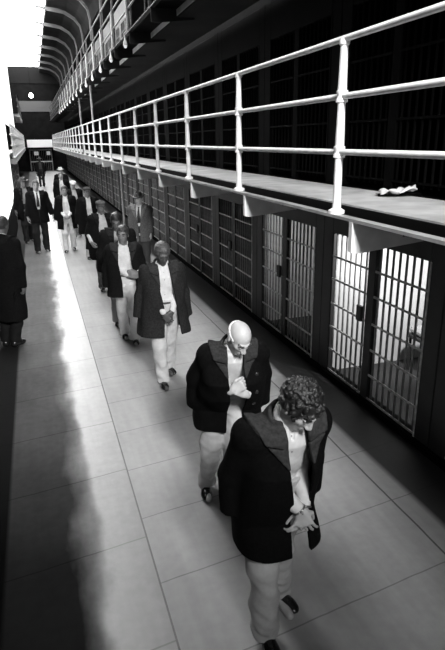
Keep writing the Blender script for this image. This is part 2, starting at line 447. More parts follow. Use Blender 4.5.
# what is in the two nearest cells
def bunk(y, label):
    o = empty('bunk', (4.45, y, 0)); tag(o, label, 'bunk')
    MB().bbox(-.36, .38, 0, 1.55, .42, .47, .01).build('frame', M['dark_steel'], o)
    MB().bbox(-.34, .36, .03, 1.52, .47, .56, .03).build('mattress', mat('mattress_ticking', .3, .9), o)
    for sx in (-.33, .35):
        for sy in (.04, 1.51): MB().tube([(sx, sy, 0), (sx, sy, .42)], .018, 8).build('leg', M['dark_steel'], o)
for k, lb in ((1, 'nearest lit cell'), (2, 'second lit cell')):
    y = Y0 + k * CELL
    bunk(y + .0, 'low bunk against the back wall of the ' + lb)
    o = empty('wall_shelf', (4.84, y + .1, 1.0)); tag(o, 'dark plank shelf on the back wall of the ' + lb, 'shelf')
    MB().box(-.24, 0, 0, 1.3, 0, .03).build('plank', M['dark_steel'], o)
    for yy in (.1, 1.15): MB().add([(-.2,yy,0),(0,yy,0),(0,yy,-.18),(-.2,yy+.02,0),(0,yy+.02,0),(0,yy+.02,-.18)], [(0,1,2),(5,4,3),(0,3,4,1),(1,4,5,2),(2,5,3,0)]).build('shelf_bracket', M['dark_steel'], o)
    o = empty('cell_bulb', (3.75, y + .55, 2.0)); tag(o, 'lit bulb on the ceiling inside the ' + lb, 'lamp')
    MB().lathe((0,0,0), [(.012,-.06),(.03,-.05),(.034,-.02),(.016,.03)], 10).build('bulb', M['bulb'], o, smooth=True)
    MB().lathe((0,0,0), [(.05,.03),(.05,.06),(.03,.078)], 10).build('socket', M['dark_steel'], o)
    l = bpy.data.lights.new('cell_light', 'SPOT'); l.energy = (240, 45)[k-1]; l.shadow_soft_size = .05; l.spot_size = 2.5; l.spot_blend = .3
    lo = bpy.data.objects.new('cell_light', l); COL.objects.link(lo); lo.location = (3.75, y + .55, 1.92); lo.rotation_euler = Vector((.25, 1, -.12)).to_track_quat('-Z', 'Y').to_euler()

# crumpled thing lying on the middle walkway
o = empty('crumpled_cloth', (2.95, 4.20, 2.2535)); tag(o, 'pale crumpled cloth lying on the middle walkway', 'cloth')
rng_ = np.random.RandomState(3)
vs = []; fs = []; nu, nv = 20, 8
ux, uy = .93, -.36
for i in range(nu):
    for j in range(nv):
        u, v = i/(nu-1) - .5, j/(nv-1) - .5
        z = .035 + .06*max(0, u)**1 + .018*math.sin(u*11+v*5) + .012*math.sin(v*11-u*5) + .008*rng_.rand()
        a = u*.30; b = v*(.12 - .1*u*u) + .02*math.sin(u*8)
        vs.append((a*ux - b*uy, a*uy + b*ux, max(.012, z)))
for i in range(nu-1):
    for j in range(nv-1): fs.append((i*nv+j, (i+1)*nv+j, (i+1)*nv+j+1, i*nv+j+1))
c = MB().add(vs, fs).build('cloth', mat('pale_cloth', .75, .8), o, smooth=True)
sm = c.modifiers.new('thick', 'SOLIDIFY'); sm.thickness = .006
c2 = MB().add([(x*1.2 + .01, y*1.2, .004 + (z - .012)*.35) for x, y, z in vs], fs).build('cloth_shadow', M['black_paint'], o, smooth=True)  # black sheet under the cloth, standing in for its shadow
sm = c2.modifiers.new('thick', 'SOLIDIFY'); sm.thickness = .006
# ------------------------------------------------------------------ people: smooth-blended bodies and clothes on a grid
F32 = np.float32
def V(*a): return np.array(a, dtype=np.float64)
def unit(v): v = np.asarray(v, float); return v / (np.linalg.norm(v) + 1e-12)
def rotx(a): c, s = math.cos(a), math.sin(a); return np.array([[1,0,0],[0,c,-s],[0,s,c]])
def roty(a): c, s = math.cos(a), math.sin(a); return np.array([[c,0,s],[0,1,0],[-s,0,c]])
def rotz(a): c, s = math.cos(a), math.sin(a); return np.array([[c,-s,0],[s,c,0],[0,0,1]])

class Grid:
    def __init__(s, lo, hi, h):
        s.lo = np.array(lo, float); s.h = h
        s.n = np.maximum(4, np.ceil((np.array(hi) - s.lo) / h).astype(int) + 1)
        s.ax = [(s.lo[i] + h * np.arange(s.n[i])).astype(F32) for i in range(3)]
        s.a = np.full(tuple(s.n), 1.0, F32)
    def sl(s, lo, hi):
        i0 = np.clip(np.floor((np.array(lo) - s.lo) / s.h).astype(int), 0, s.n - 1)
        i1 = np.clip(np.ceil((np.array(hi) - s.lo) / s.h).astype(int) + 1, 1, s.n)
        i1 = np.maximum(i1, i0 + 1)
        sl = tuple(slice(a, b) for a, b in zip(i0, i1))
        return sl, s.ax[0][sl[0]][:, None, None], s.ax[1][sl[1]][None, :, None], s.ax[2][sl[2]][None, None, :]
    def put(s, fn, lo, hi, k=0.0, op='u'):
        m = k + 3 * s.h + .01
        sl, X, Y, Z = s.sl(np.array(lo) - m, np.array(hi) + m)
        d = fn(X, Y, Z).astype(F32); a = s.a[sl]
        if op == 'u':
            r = np.minimum(a, d)
            if k: r = r - np.maximum(k - np.abs(a - d), 0) ** 2 / (4 * k)
        else:
            r = np.maximum(a, -d)
            if k: r = r + np.maximum(k - np.abs(a + d), 0) ** 2 / (4 * k)
        s.a[sl] = r
    def cone(s, a, b, ra, rb, k=0.0, flat=None, fs=1.0, op='u'):
        a = np.asarray(a, float); b = np.asarray(b, float); ba = b - a; L2 = float(ba @ ba) + 1e-12
        R = max(ra, rb)
        def fn(X, Y, Z):
            px, py, pz = X - a[0], Y - a[1], Z - a[2]
            t = np.clip((px*ba[0] + py*ba[1] + pz*ba[2]) / L2, 0, 1)
            qx, qy, qz = px - t*ba[0], py - t*ba[1], pz - t*ba[2]
            d2 = qx*qx + qy*qy + qz*qz
            if flat is not None:
                qn = qx*flat[0] + qy*flat[1] + qz*flat[2]
                d2 = d2 + qn*qn*(fs*fs - 1)
            return np.sqrt(np.maximum(d2, 0)) - (ra + (rb - ra)*t)
        s.put(fn, np.minimum(a, b) - R, np.maximum(a, b) + R, k, op)
    def ell(s, c, r, R=None, k=0.0, op='u'):
        c = np.asarray(c, float); r = np.asarray(r, float); R = np.eye(3) if R is None else R
        def fn(X, Y, Z):
            px, py, pz = X - c[0], Y - c[1], Z - c[2]
            q = [(px*R[0,i] + py*R[1,i] + pz*R[2,i]) for i in range(3)]
            k0 = np.sqrt(sum((q[i]/r[i])**2 for i in range(3))); k1 = np.sqrt(sum((q[i]/r[i]**2)**2 for i in range(3))) + 1e-6
            return k0*(k0 - 1)/k1
        m = float(r.max()); s.put(fn, c - m, c + m, k, op)
    def loft(s, secs, n=2.4, k=0.0, op='u', grow=0.0, zcut=True):
        """stacked superellipse sections (z, cx, cy, rx, ry)"""
        S = np.array(sorted(secs), float); z = S[:, 0]
        def fn(X, Y, Z):
            zz = Z[0, 0, :]
            cx, cy, rx, ry = [np.interp(zz, z, S[:, i]).astype(F32)[None, None, :] for i in (1, 2, 3, 4)]
            rx = rx + grow; ry = ry + grow
            q = (np.abs((X - cx)/rx)**n + np.abs((Y - cy)/ry)**n)**(1.0/n)
            d = (q - 1)*np.minimum(rx, ry)
            if zcut: d = np.maximum(d, np.maximum(Z - z[-1], z[0] - Z))
            return d
        m = max(S[:, 3].max(), S[:, 4].max()) + grow
        lo = (S[:,1].min() - m, S[:,2].min() - m, z[0]); hi = (S[:,1].max() + m, S[:,2].max() + m, z[-1])
        s.put(fn, lo, hi, k, op)
    def full(s): return s.ax[0][:, None, None], s.ax[1][None, :, None], s.ax[2][None, None, :]

def surface_nets(a, lo, h):
    n = np.array(a.shape); s = a < 0
    c = [s[i:n[0]-1+i, j:n[1]-1+j, k:n[2]-1+k] for i in (0,1) for j in (0,1) for k in (0,1)]
    cnt = np.zeros(tuple(n - 1), np.int8)
    for q in c: cnt += q
    act = np.argwhere((cnt > 0) & (cnt < 8))
    if len(act) == 0: return np.zeros((0,3)), np.zeros((0,4), int)
    I, J, K = act.T
    off = [(i,j,k) for i in (0,1) for j in (0,1) for k in (0,1)]
    val = np.stack([a[I+o[0], J+o[1], K+o[2]] for o in off], 1).astype(np.float64)
    pos = np.zeros((len(act), 3)); m = np.zeros(len(act))
    for p in range(8):
        for q in range(p + 1, 8):
            d = [abs(off[p][x] - off[q][x]) for x in range(3)]
            if sum(d) != 1: continue
            va, vb = val[:, p], val[:, q]; w = (va < 0) != (vb < 0)
            t = np.where(w, va / np.where(np.abs(va - vb) < 1e-9, 1, va - vb), 0)
            P = np.array(off[p])[None] + t[:, None]*(np.array(off[q]) - np.array(off[p]))[None]
            pos += P*w[:, None]; m += w
    pos = pos/m[:, None] + act
    vid = np.full(tuple(n - 1), -1, np.int64); vid[I, J, K] = np.arange(len(act))
    faces = []
    for ax in range(3):
        u, w = (ax + 1) % 3, (ax + 2) % 3
        A = np.take(s, range(0, n[ax]-1), ax); B = np.take(s, range(1, n[ax]), ax)
        e = np.argwhere(A != B)
        e = e[(e[:, u] > 0) & (e[:, w] > 0) & (e[:, u] < n[u]-1) & (e[:, w] < n[w]-1)]
        if len(e) == 0: continue
        inside = A[tuple(e.T)]
        def g(du, dw):
            q = e.copy(); q[:, u] -= du; q[:, w] -= dw; return vid[tuple(q.T)]
        Q = np.stack([g(1,1), g(0,1), g(0,0), g(1,0)], 1)
        Q[~inside] = Q[~inside][:, ::-1]; faces.append(Q)
    return pos*h + np.asarray(lo), np.concatenate(faces)

def net_mesh(name, grid, mats, parent=None, slot=None, scale=1.0, relax=1):
    v, f = surface_nets(grid.a, grid.lo, grid.h)
    f = f[(f >= 0).all(1)]
    for _ in range(relax):       # even out the grid steps
        acc = np.zeros_like(v); ct = np.zeros(len(v))
        for i in range(4):
            a_, b_ = f[:, i], f[:, (i+1) % 4]
            np.add.at(acc, a_, v[b_]); np.add.at(ct, a_, 1); np.add.at(acc, b_, v[a_]); np.add.at(ct, b_, 1)
        v = v*.5 + .5*acc/np.maximum(ct, 1)[:, None]
    me = bpy.data.meshes.new(name)
    me.vertices.add(len(v)); me.vertices.foreach_set('co', (v*scale).astype(F32).ravel())
    me.loops.add(len(f)*4); me.loops.foreach_set('vertex_index', f.astype(np.int32).ravel())
    me.polygons.add(len(f)); me.polygons.foreach_set('loop_start', (np.arange(len(f))*4).astype(np.int32))
    me.polygons.foreach_set('use_smooth', np.ones(len(f), bool))
    for m in mats: me.materials.append(m)
    if slot is not None:
        cen = v[f].mean(1); me.polygons.foreach_set('material_index', slot(cen).astype(np.int32))
    me.update(calc_edges=True); me.validate()
    o = bpy.data.objects.new(name, me); COL.objects.link(o)
    if parent is not None: o.parent = parent
    return o

def ik(a, b, l1, l2, pole):
    a, b = np.asarray(a, float), np.asarray(b, float); d = b - a; L = np.linalg.norm(d)
    if L > (l1 + l2)*.999: b = a + d/L*(l1 + l2)*.999; d = b - a; L = np.linalg.norm(d)
    u = d/L; p = np.asarray(pole, float); p = unit(p - u*(p @ u))
    x = (l1*l1 - l2*l2 + L*L)/(2*L); y = math.sqrt(max(l1*l1 - x*x, 0))
    return a + u*x + p*y, b

def wrinkle(seed, amp, kz=17, kx=20, n=6):
    r = np.random.RandomState(seed)
    ws = [(r.normal(0, kx), r.normal(0, kx), r.normal(0, kz), r.uniform(0, 6.3)) for _ in range(n)]
    def fn(X, Y, Z):
        t = 0
        for a, b, c, p in ws: t = t + np.sin(a*X + b*Y + c*Z + p)
        return (amp/math.sqrt(n))*t
    return fn

MATC = {}
def gmat(kind, v):
    key = (kind, v)
    if key not in MATC:
        if kind == 'skin': MATC[key] = mat('skin', v, .5, vary=.06, scale=30)
        elif kind == 'wool': MATC[key] = mat('wool', v, .95, vary=.35, scale=60, bump=.5, bscale=350, spec=.06)
        elif kind == 'cotton': MATC[key] = mat('cotton', v, .85, vary=.06, scale=40, bump=.15, bscale=260, spec=.2)
        elif kind == 'hair': MATC[key] = mat('hair', v, .32, vary=.5, scale=70, bump=.6, bscale=160, stretch=(1, .5, 1))
        elif kind == 'eye': MATC[key] = mat('eye', v, .2)
        else: MATC[key] = mat(kind, v, .5)
    return MATC[key]

def hand(g, W, d, nrm, side, curl=.5, spread=.10, k=.01, R=1.0, thumb=.6, sc=1.0):
    """five-fingered hand: W wrist, d pointing direction, nrm palm normal, side +1/-1 where the thumb sits"""
    W = np.asarray(W, float); d = unit(d); nrm = unit(np.asarray(nrm, float) - d*(np.asarray(nrm, float) @ d)); lat = unit(np.cross(nrm, d))*side
    lens = [(.040,.024,.019), (.044,.028,.020), (.041,.026,.020), (.033,.020,.018)]
    g.cone(W - d*.02, W + d*.02, .026*R, .027*R, k, nrm, 1.35)
    for i in range(4):
        o = (1.5 - i)*.0195*sc
        kn = W + d*(.092 - .004*abs(i - 1.2))*sc + lat*o*1.08 + nrm*-.002
        g.cone(W + d*.015 + lat*o*.7, kn, .0165*R, .0125*R, .012)
        p = kn; ang = .12; fd = unit(d + lat*spread*(1.5 - i)*.6)
        for j, l in enumerate(lens[i]):
            ang += curl*(.75 if j == 0 else 1.0)*(1 + .06*i)
            q = p + (fd*math.cos(ang) + nrm*math.sin(ang))*l*sc
            r0 = (.0092 - .0010*j)*R*(0.9 if i == 3 else 1); g.cone(p, q, r0, r0 - .0010, .004)
            p = q
    a = W + d*.028*sc + lat*.026*sc + nrm*.004; td = unit(d*.75 + lat*(.85 - .4*thumb) + nrm*(.25 + .5*thumb))
    b = a + td*.040*sc; g.cone(W + d*.012 + lat*.012, a, .019*R, .017*R, .012); g.cone(a, b, .0155*R, .0125*R, .008)
    td2 = unit(d*.95 + lat*(.15 - .5*thumb) + nrm*(.25 + .4*thumb)); c = b + td2*.032*sc; g.cone(b, c, .0122*R, .0105*R, .004)
    e = c + unit(d + nrm*(.2 + .3*thumb) - lat*.3*thumb)*.024*sc; g.cone(c, e, .0105*R, .0085*R, .003)

def person(loc, yaw, label, group=None, scale=1.0, h=.010, lean=0.1, head=(0, 0, 0), skin=.3,
           feet=None, hands=None, coat='pea', coat_v=.02, collar_v=None, shirt_v=.55, trouser_v=.5, hair='short', hair_v=.03,
           cap_v=.05, hem=.62, open_=None, flare=0.0, flare_x=0.0, sleeves=None, seed=1, belt=None, tie=None, cuffs=False, buttons=(), neckpush=0.0,
           shoulder_drop=0.0, hh=None, coat_sway=(0, 0), collar_w=1.0, girth=1.0, belly=0.0, square=0.0, fold=1.0):
    rs = np.random.RandomState(seed)
    feet = feet or {}; hands = hands or {}
    hh = hh or h
    # ---- skeleton (metres, facing -Y, right side at -X)
    fR = V(*feet.get('R', (-.09, -.12, 0))[:3]); fL = V(*feet.get('L', (.09, .16, 0.02))[:3])
    hipz = .925
    Pel = V(0, 0, hipz + .03)
    Rl = rotx(lean*.8); Ru = rotx(lean)
    chest = Pel + Rl @ V(0, 0, .33); neckb = chest + Ru @ V(0, .01, .185)
    hp, hyaw, hroll = head
    Rh = rotz(hyaw) @ rotx(lean*.5 + hp) @ roty(hroll)
    hdbase = neckb + rotx(lean + .3 + neckpush) @ V(0, 0, .075)
    Hc = hdbase + Rh @ V(0, -.012, .095)
    sh = {'R': chest + Ru @ V(-.178, .0, .135 - shoulder_drop), 'L': chest + Ru @ V(.178, .0, .135 - shoulder_drop)}
    hip = {'R': V(-.088, 0, hipz), 'L': V(.088, 0, hipz)}
    ank = {'R': fR + V(0, .045, .095), 'L': fL + V(0, .045, .095)}
    knee = {}; elbow = {}; wrist = {}
    for s in 'RL':
        sg = -1 if s == 'R' else 1
        fo = feet.get(s, None); toe = (fo[3] if fo and len(fo) > 3 else sg*.12)
        knee[s], ank[s] = ik(hip[s], ank[s], .43, .415, V(sg*.12 + .0, -1, .0))
        hd = hands.get(s)
        tgt = V(*hd['w']) if hd else V(sg*.27, .0, .86)
        pole = V(*(hd.get('pole', (sg*.45, .7, -.6)) if hd else (sg*.4, .8, -.3)))
        elbow[s], wrist[s] = ik(sh[s], tgt, .285, .25, pole)
    HX = lambda p: Hc + Rh @ V(*p)
    # ---- body: one continuous surface
    hi_z = float(max(Hc[2], neckb[2])) + .2
    pts = np.array([Pel, chest, neckb, Hc] + [d_[s] for d_ in (sh, ank, knee, elbow, wrist) for s in 'RL'])
    lo = pts.min(0) - .25; hi = pts.max(0) + .25; lo[2] = -.02; hi[2] = pts[:, 2].max() + .17
    def sp(z):                                     # spine y at height z
        return float(np.interp(z, [0, Pel[2], chest[2], neckb[2], neckb[2] + .2], [0, 0, chest[1], neckb[1], neckb[1]]))
    g = Grid(lo, hi, h)
    zs = [Pel[2] - .14, Pel[2] - .05, Pel[2] + .06, Pel[2] + .16, chest[2] - .05, chest[2] + .06, chest[2] + .125, neckb[2] - .01]
    rx = [.11, .165, .155, .14, .155, .165, .14, .07]; ry = [.08, .115, .105, .10, .115, .115, .09, .06]
    g.loft([(z, 0, sp(z), a, b) for z, a, b in zip(zs, rx, ry)], 2.2, 0)
    for s in 'RL':
        g.cone(hip[s], knee[s], .085, .055, .04); g.cone(knee[s], ank[s], .055, .038, .03)
        cm = knee[s]*.7 + ank[s]*.3; g.ell(cm + V(0, .018, 0), (.048, .05, .10), None, .03)
        f = ank[s] - V(0, .045, .095)
        g.cone(f + V(0, .05, .035), f + V(0, -.14, .03), .035, .025, .03); g.cone(ank[s], f + V(0, .03, .045), .036, .036, .03)
        g.cone(sh[s], elbow[s], .052, .040, .04); g.cone(elbow[s], wrist[s], .040, .026, .02)
        g.ell(sh[s], (.062, .06, .062), None, .04)
        hd = hands.get(s) or {}
        dr = V(*hd['d']) if 'd' in hd else unit(wrist[s] - elbow[s])
        sg = -1 if s == 'R' else 1
        nr = V(*hd['n']) if 'n' in hd else V(-sg, 0, -.1)
        # side that puts the thumb forwards / upwards
        thumbdir = V(*hd.get('t', (0, -1, .3)))
        lat = np.cross(unit(nr - unit(dr)*(nr @ unit(dr))), unit(dr)); sd = 1 if lat @ thumbdir > 0 else -1
        hand(g, wrist[s], dr, nr, sd, hd.get('curl', .45), R=1.0 if h < .009 else 1.25, thumb=hd.get('thumb', .6), sc=hd.get('sc', 1.0), spread=hd.get('spread', .1))
    # neck, head
    g.cone(neckb + V(0, .005, -.05), HX((0, .015, -.05)), .066, .056, .04)
    g.ell(HX((0, .014, .028)), (.075, .096, .088), Rh, .03)
    g.ell(HX((0, -.028, -.045)), (.056, .066, .072), Rh, .03)
    g.ell(HX((0, -.066, -.096)), (.027, .024, .020), Rh, .025)
    g.ell(HX((0, -.055, -.012)), (.060, .036, .032), Rh, .02)          # cheekbones
    for sx in (-1, 1):
        g.ell(HX((sx*.031, -.098, .004)), (.019, .016, .012), Rh, .012, 's')
        g.cone(HX((sx*.012, -.089, .028)), HX((sx*.045, -.078, .026)), .009, .008, .012)
        g.ell(HX((sx*.031, -.078, .003)), (.0125, .0125, .0125), Rh, .003)
        g.ell(HX((sx*.077, .012, -.006)), (.010, .021, .033), Rh @ rotz(sx*.35), .006)
        g.ell(HX((sx*.013, -.104, -.030)), (.010, .010, .008), Rh, .006)
    g.cone(HX((0, -.090, .020)), HX((0, -.112, -.026)), .008, .0125, .010)
    g.cone(HX((-.018, -.090, -.057)), HX((.018, -.090, -.057)), .0075, .0075, .006)
    g.cone(HX((-.015, -.088, -.070)), HX((.015, -.088, -.070)), .0085, .0085, .006)
    g.cone(HX((-.026, -.101, -.0635)), HX((.026, -.101, -.0635)), .004, .004, .004, op='s')
    skm = gmat('skin', skin); brow = gmat('hair', hair_v if hair != 'bald' else .05); eyem = gmat('eye', round(skin*.5, 4)); lipm = gmat('skin', round(skin*.72, 4))
    def slot(c):
        q = (c - Hc) @ Rh
        r = np.zeros(len(c), int)
        ax_ = np.abs(q[:, 0])
        r[(ax_ > .014) & (ax_ < .047) & (np.abs(q[:, 2] - .030) < .0055) & (q[:, 1] < -.06)] = 1
        r[(ax_ > .019) & (ax_ < .043) & (np.abs(q[:, 2] - .003) < .0055) & (q[:, 1] < -.06)] = 2
        r[(ax_ < .020) & (np.abs(q[:, 2] + .0635) < .009) & (q[:, 1] < -.075)] = 3
        return r
    body = net_mesh('person', g, [skm, brow, eyem, lipm], None, slot, scale)
    tag(body, label, 'person', group)
    # ---- trousers
    g2 = Grid((lo[0], lo[1], 0), (hi[0], hi[1], Pel[2] + .16), h)
    g2.loft([(Pel[2] - .16, 0, .0, .10*girth, .09), (Pel[2] - .06, 0, 0, .19*girth, .135), (Pel[2] + .05, 0, sp(Pel[2] + .05), .192*girth, .142), (Pel[2] + .13, 0, sp(Pel[2] + .13), .186*girth, .142)], 2.3)
    wr = wrinkle(seed + 10, .0085*fold); wr2 = wrinkle(seed + 11, .006*fold, 42, 32)
    for s in 'RL':
        an = ank[s] + V(0, .0, -.015)
        g2.cone(hip[s] + V(0, 0, .0), knee[s], .108, .083, .03); g2.cone(knee[s], an, .083, .076, .03)
        g2.cone(an + V(0, -.005, .03), an + V(0, -.01, -.005), .074, .078, .02)
    X, Y, Z = g2.full(); g2.a += wr(X, Y, Z)*(np.clip((.99 - Z)/.15, 0, 1)*.8 + .2) + wr2(X, Y, Z)*(.35 + .65*np.clip((.35 - Z)/.2, 0, 1))
    for s in 'RL':                                   # cuffs cut square to the shank, hollow inside
        ax_ = unit(knee[s] - ank[s]); c0 = ank[s] - ax_*.035
        dd = (X - c0[0])*ax_[0] + (Y - c0[1])*ax_[1] + (Z - c0[2])*ax_[2]
        near = (X - ank[s][0])**2 + (Y - ank[s][1])**2 + (Z - ank[s][2])**2 < .24**2
        g2.a = np.where(near, np.maximum(g2.a, -dd), g2.a)
    g2.a = np.maximum(g2.a, Z - (Pel[2] + .12)).astype(F32)
    net_mesh('trousers', g2, [gmat('cotton', trouser_v)], body, None, scale)
    # ---- shoes
    for s in 'RL':
        f = ank[s] - V(0, .045, .095); fo = feet.get(s); sg = -1 if s == 'R' else 1
        ty = fo[3] if fo and len(fo) > 3 else sg*.14
        tp = fo[4] if fo and len(fo) > 4 else 0.0
        Rf = rotz(ty) @ rotx(tp); A = f + V(0, .045, .0)
        q = lambda p: A + Rf @ V(*p)
        gs = Grid(A - .24, A + .24, min(h, .009))
        gs.cone(q((0, .035, .045)), q((0, .0, .052)), .040, .043, 0); gs.cone(q((0, 0, .05)), q((0, -.10, .036)), .043, .036, .03, Rf @ V(0, 0, 1), 1.05)
        gs.ell(q((0, -.115, .030)), (.046, .075, .030), Rf, .03); gs.cone(q((0, .03, .05)), q((0, .02, .085)), .04, .04, .02)
        XX, YY, ZZ = gs.full()
        zl = (XX - A[0])*Rf[0,2] + (YY - A[1])*Rf[1,2] + (ZZ - A[2])*Rf[2,2]
        gs.a = np.maximum(gs.a, .004 - zl).astype(F32)
        net_mesh('shoe', gs, [M['shoe']], body, None, scale)
    # ---- shirt
    gq = Grid((-.42, lo[1], Pel[2] - .09), (.42, hi[1], neckb[2] + .09), h)
    gq.loft([(z, 0, sp(z), (a + .018)*girth, b + .02) for z, a, b in zip(zs, rx, ry)] , 2.2)
    gq.cone(neckb + V(0, .0, -.035), neckb + rotx(lean + .2) @ V(0, -.004, .035), .078, .070, .03)
    for sx in (-1, 1):                               # collar points
        gq.cone(neckb + rotx(lean + .2) @ V(sx*.045, -.055, .025), neckb + Ru @ V(sx*.055, -.085, -.045), .012, .008, .008)
    if coat == 'pea':
        for s in 'RL':
            gq.cone(sh[s], elbow[s], .064, .054, .03); gq.cone(elbow[s], elbow[s] + (wrist[s] - elbow[s])*.9, .054, .040, .02)
    X, Y, Z = gq.full(); gq.a = (gq.a + wrinkle(seed + 20, .005, 22, 26)(X, Y, Z)).astype(F32)
    gq.cone(neckb, HX((0, 0, -.06)), .058, .058, .0, op='s')
    gq.cone(neckb + Ru @ V(0, -.085, .05), neckb + Ru @ V(0, -.11, -.03), .026, .008, .01, op='s')
    shirt = net_mesh('shirt', gq, [gmat('cotton', shirt_v)], body, None, scale)
    if h < .0085:
        for bz in (chest[2] + .12, chest[2] + .04, chest[2] - .05, chest[2] - .14):
            i = int((0 - gq.lo[0])/h); kx = int((bz - gq.lo[2])/h); jj = int(np.argmax(gq.a[i, :, kx] < 0))
            b_ = MB().lathe((0,0,0), [(.004,-.003),(.006,-.001),(.006,.002),(.003,.003)], 8).build('button', gmat('button', .25), shirt, (0, (gq.ax[1][jj] - .001)*scale, bz*scale), True); b_.rotation_euler = (math.pi/2, 0, 0)
    if tie is not None:
        mb = MB(); pz = [neckb[2] - .0, neckb[2] - .03, neckb[2] - .10, neckb[2] - .2, neckb[2] - .33]
        wd = [.018, .012, .022, .03, .034]; vs = []
        for z, w_ in zip(pz, wd):
            y = sp(z) - np.interp(z, zs, np.array(ry) + .028) - .004
            vs += [(-w_*scale, y*scale, z*scale), (w_*scale, y*scale, z*scale), (w_*scale, (y + .01)*scale, z*scale), (-w_*scale, (y + .01)*scale, z*scale)]
        fs = [(0,1,2,3), (16,19,18,17)]
        for i in range(4):
            for e in range(4): fs.append((4*i+e, 4*i+4+e, 4*i+4+(e+1)%4, 4*i+(e+1)%4))
        mb.add(vs, fs).build('tie', gmat('tie', tie), body, smooth=True)
    if belt is not None:
        bz = Pel[2] + .10; pts_ = []
        for k in range(29):
            a = 2*math.pi*k/28; pts_.append(((.188*girth*math.cos(a))*scale, (sp(bz) + .144*math.sin(a))*scale, (bz + .01*math.sin(a))*scale))
        MB().tube(pts_, .013*scale, 8).build('belt', gmat('belt', belt), body, smooth=True)
    if cuffs:
        for s in 'RL':
            ax_ = unit(wrist[s] - elbow[s]); u = unit(np.cross(ax_, V(0, .3, 1))); w_ = np.cross(ax_, u)
            c0 = wrist[s] - ax_*.002
            MB().tube([tuple((c0 + (u*math.cos(a) + w_*math.sin(a))*.036)*scale) for a in np.linspace(0, 2*math.pi, 17)], .006*scale, 6).build('handcuff', M['chain'], body, smooth=True)
        a, b = wrist['R'], wrist['L']; mb = MB()
        mid = (a + b)/2 + V(0, -.02, -.04)
        mb.tube([tuple((a + V(0, -.03, 0))*scale), tuple(mid*scale), tuple((b + V(0, -.03, 0))*scale)], .006*scale, 6).build('handcuff_chain', M['chain'], body, smooth=True)
    # ---- coat
    if coat:
        Nz = neckb[2]; Sz = sh['R'][2]
        cx, cyw = coat_sway
        hy = lambda z: sp(z) if z > Pel[2] else sp(Pel[2]) + (Pel[2] - z)*cyw
        hx = lambda z: 0.0 if z > Pel[2] else (Pel[2] - z)*cx
        sec = [(hem, hx(hem) + flare_x, hy(hem), (.245 + flare)*girth, .195 + flare*.5),
               (Pel[2] - .1, hx(Pel[2]-.1) + flare_x*.4, hy(Pel[2] - .1), (.232 + flare*.4)*girth, .182),
               (Pel[2] + .08, 0, sp(Pel[2] + .08), .213*girth, .166), (chest[2] - .07, 0, sp(chest[2] - .07), .215*girth, .163),
               (chest[2] + .06, 0, sp(chest[2] + .06), .213*girth, .155), (Sz - .0, 0, sp(Sz), .196*girth, .135), (Sz + .04, 0, sp(Sz + .03), .135, .105), (Nz + .015, 0, sp(Nz), .085, .082)]
        cape = coat == 'pea'
        if cape:
            sec = [(hem, hx(hem) + flare_x, hy(hem), (.275 + flare)*girth, .20 + flare*.5),
               (Pel[2] - .1, hx(Pel[2]-.1) + flare_x*.4, hy(Pel[2] - .1), (.268 + flare*.5)*girth, .190),
               (Pel[2] + .08, 0, sp(Pel[2] + .08) - belly*.5, .258*girth, .176 + belly*.5), (chest[2] - .07, 0, sp(chest[2] - .07) - belly*.5, .252*girth, .168 + belly*.5),
               (chest[2] + .06, 0, sp(chest[2] + .06), .238*girth, .158), (Sz - .0, 0, sp(Sz), (.205 + square)*girth, .138), (Sz + .04, 0, sp(Sz + .03), .140 + square, .108), (Nz + .015, 0, sp(Nz), .085, .082)]
        glo = np.array([lo[0] - .06, lo[1] - .02, hem - .03]); ghi = np.array([hi[0] + .06, hi[1] + .06, Nz + .14])
        gc = Grid(glo, ghi, h)
        gc.loft(sec, 2.5)
        gi = Grid(glo, ghi, h)
        isec = [(z - (.05 if i == 0 else 0), a, b, c_ - .022, d_ - .022) for i, (z, a, b, c_, d_) in enumerate(sec)]
        gi.loft(isec, 2.5)
        X, Y, Z = gc.full()
        zz = gc.ax[2]
        # front opening
        op = open_ or [(hem, -.10, .14), (Pel[2], -.08, .11), (chest[2], -.075, .085), (Nz, -.055, .055)]
        O = np.array(sorted(op)); xl = np.interp(zz, O[:, 0], O[:, 1])[None, None, :]; xr = np.interp(zz, O[:, 0], O[:, 2])[None, None, :]
        S = np.array(sorted(sec)); cyz = np.interp(zz, S[:, 0], S[:, 2])[None, None, :]
        wedge = np.maximum(np.maximum(xl - X, X - xr), Y - (cyz + .0))
        sleeve = Grid(glo, ghi, h)
        for s in 'RL':
            w_ = (sleeves or {}).get(s, 1.0)
            e, w0 = elbow[s], wrist[s]
            if cape:                                 # worn over the shoulders: the sleeves hang empty
                sg = -1 if s == 'R' else 1
                e = np.array([sg*.262*girth, sp(Pel[2] + .16) + .02, Pel[2] + .16]); w0 = np.array([sg*(.275 + flare*.6)*girth + flare_x*.4, hy(Pel[2] - .1) + .01, Pel[2] - .10 - .06*rs.rand()])
            we = e + (w0 - e)*(.93*w_)
            sleeve.cone(sh[s] + V(0, 0, -.004), e, .082, .069, .03); sleeve.cone(e, we, .069, .060, .025)
            sleeve.ell(sh[s] + V(0, 0, -.012), (.086, .088, .080), None, .04)
            ax_ = unit(we - e); c0 = e + (w0 - e)*(.90*w_)
            dd = (X - c0[0])*ax_[0] + (Y - c0[1])*ax_[1] + (Z - c0[2])*ax_[2]
            near = (X - c0[0])**2 + (Y - c0[1])**2 + (Z - c0[2])**2 < .13**2
            sleeve.a = np.where(near & (dd > 0), np.maximum(sleeve.a, dd), sleeve.a).astype(F32)
        a0 = gc.a.copy()
        k = .035
        outer = np.minimum(a0, sleeve.a) - np.maximum(k - np.abs(a0 - sleeve.a), 0)**2/(4*k)
        wr = wrinkle(seed + 30, .006, 12, 14)
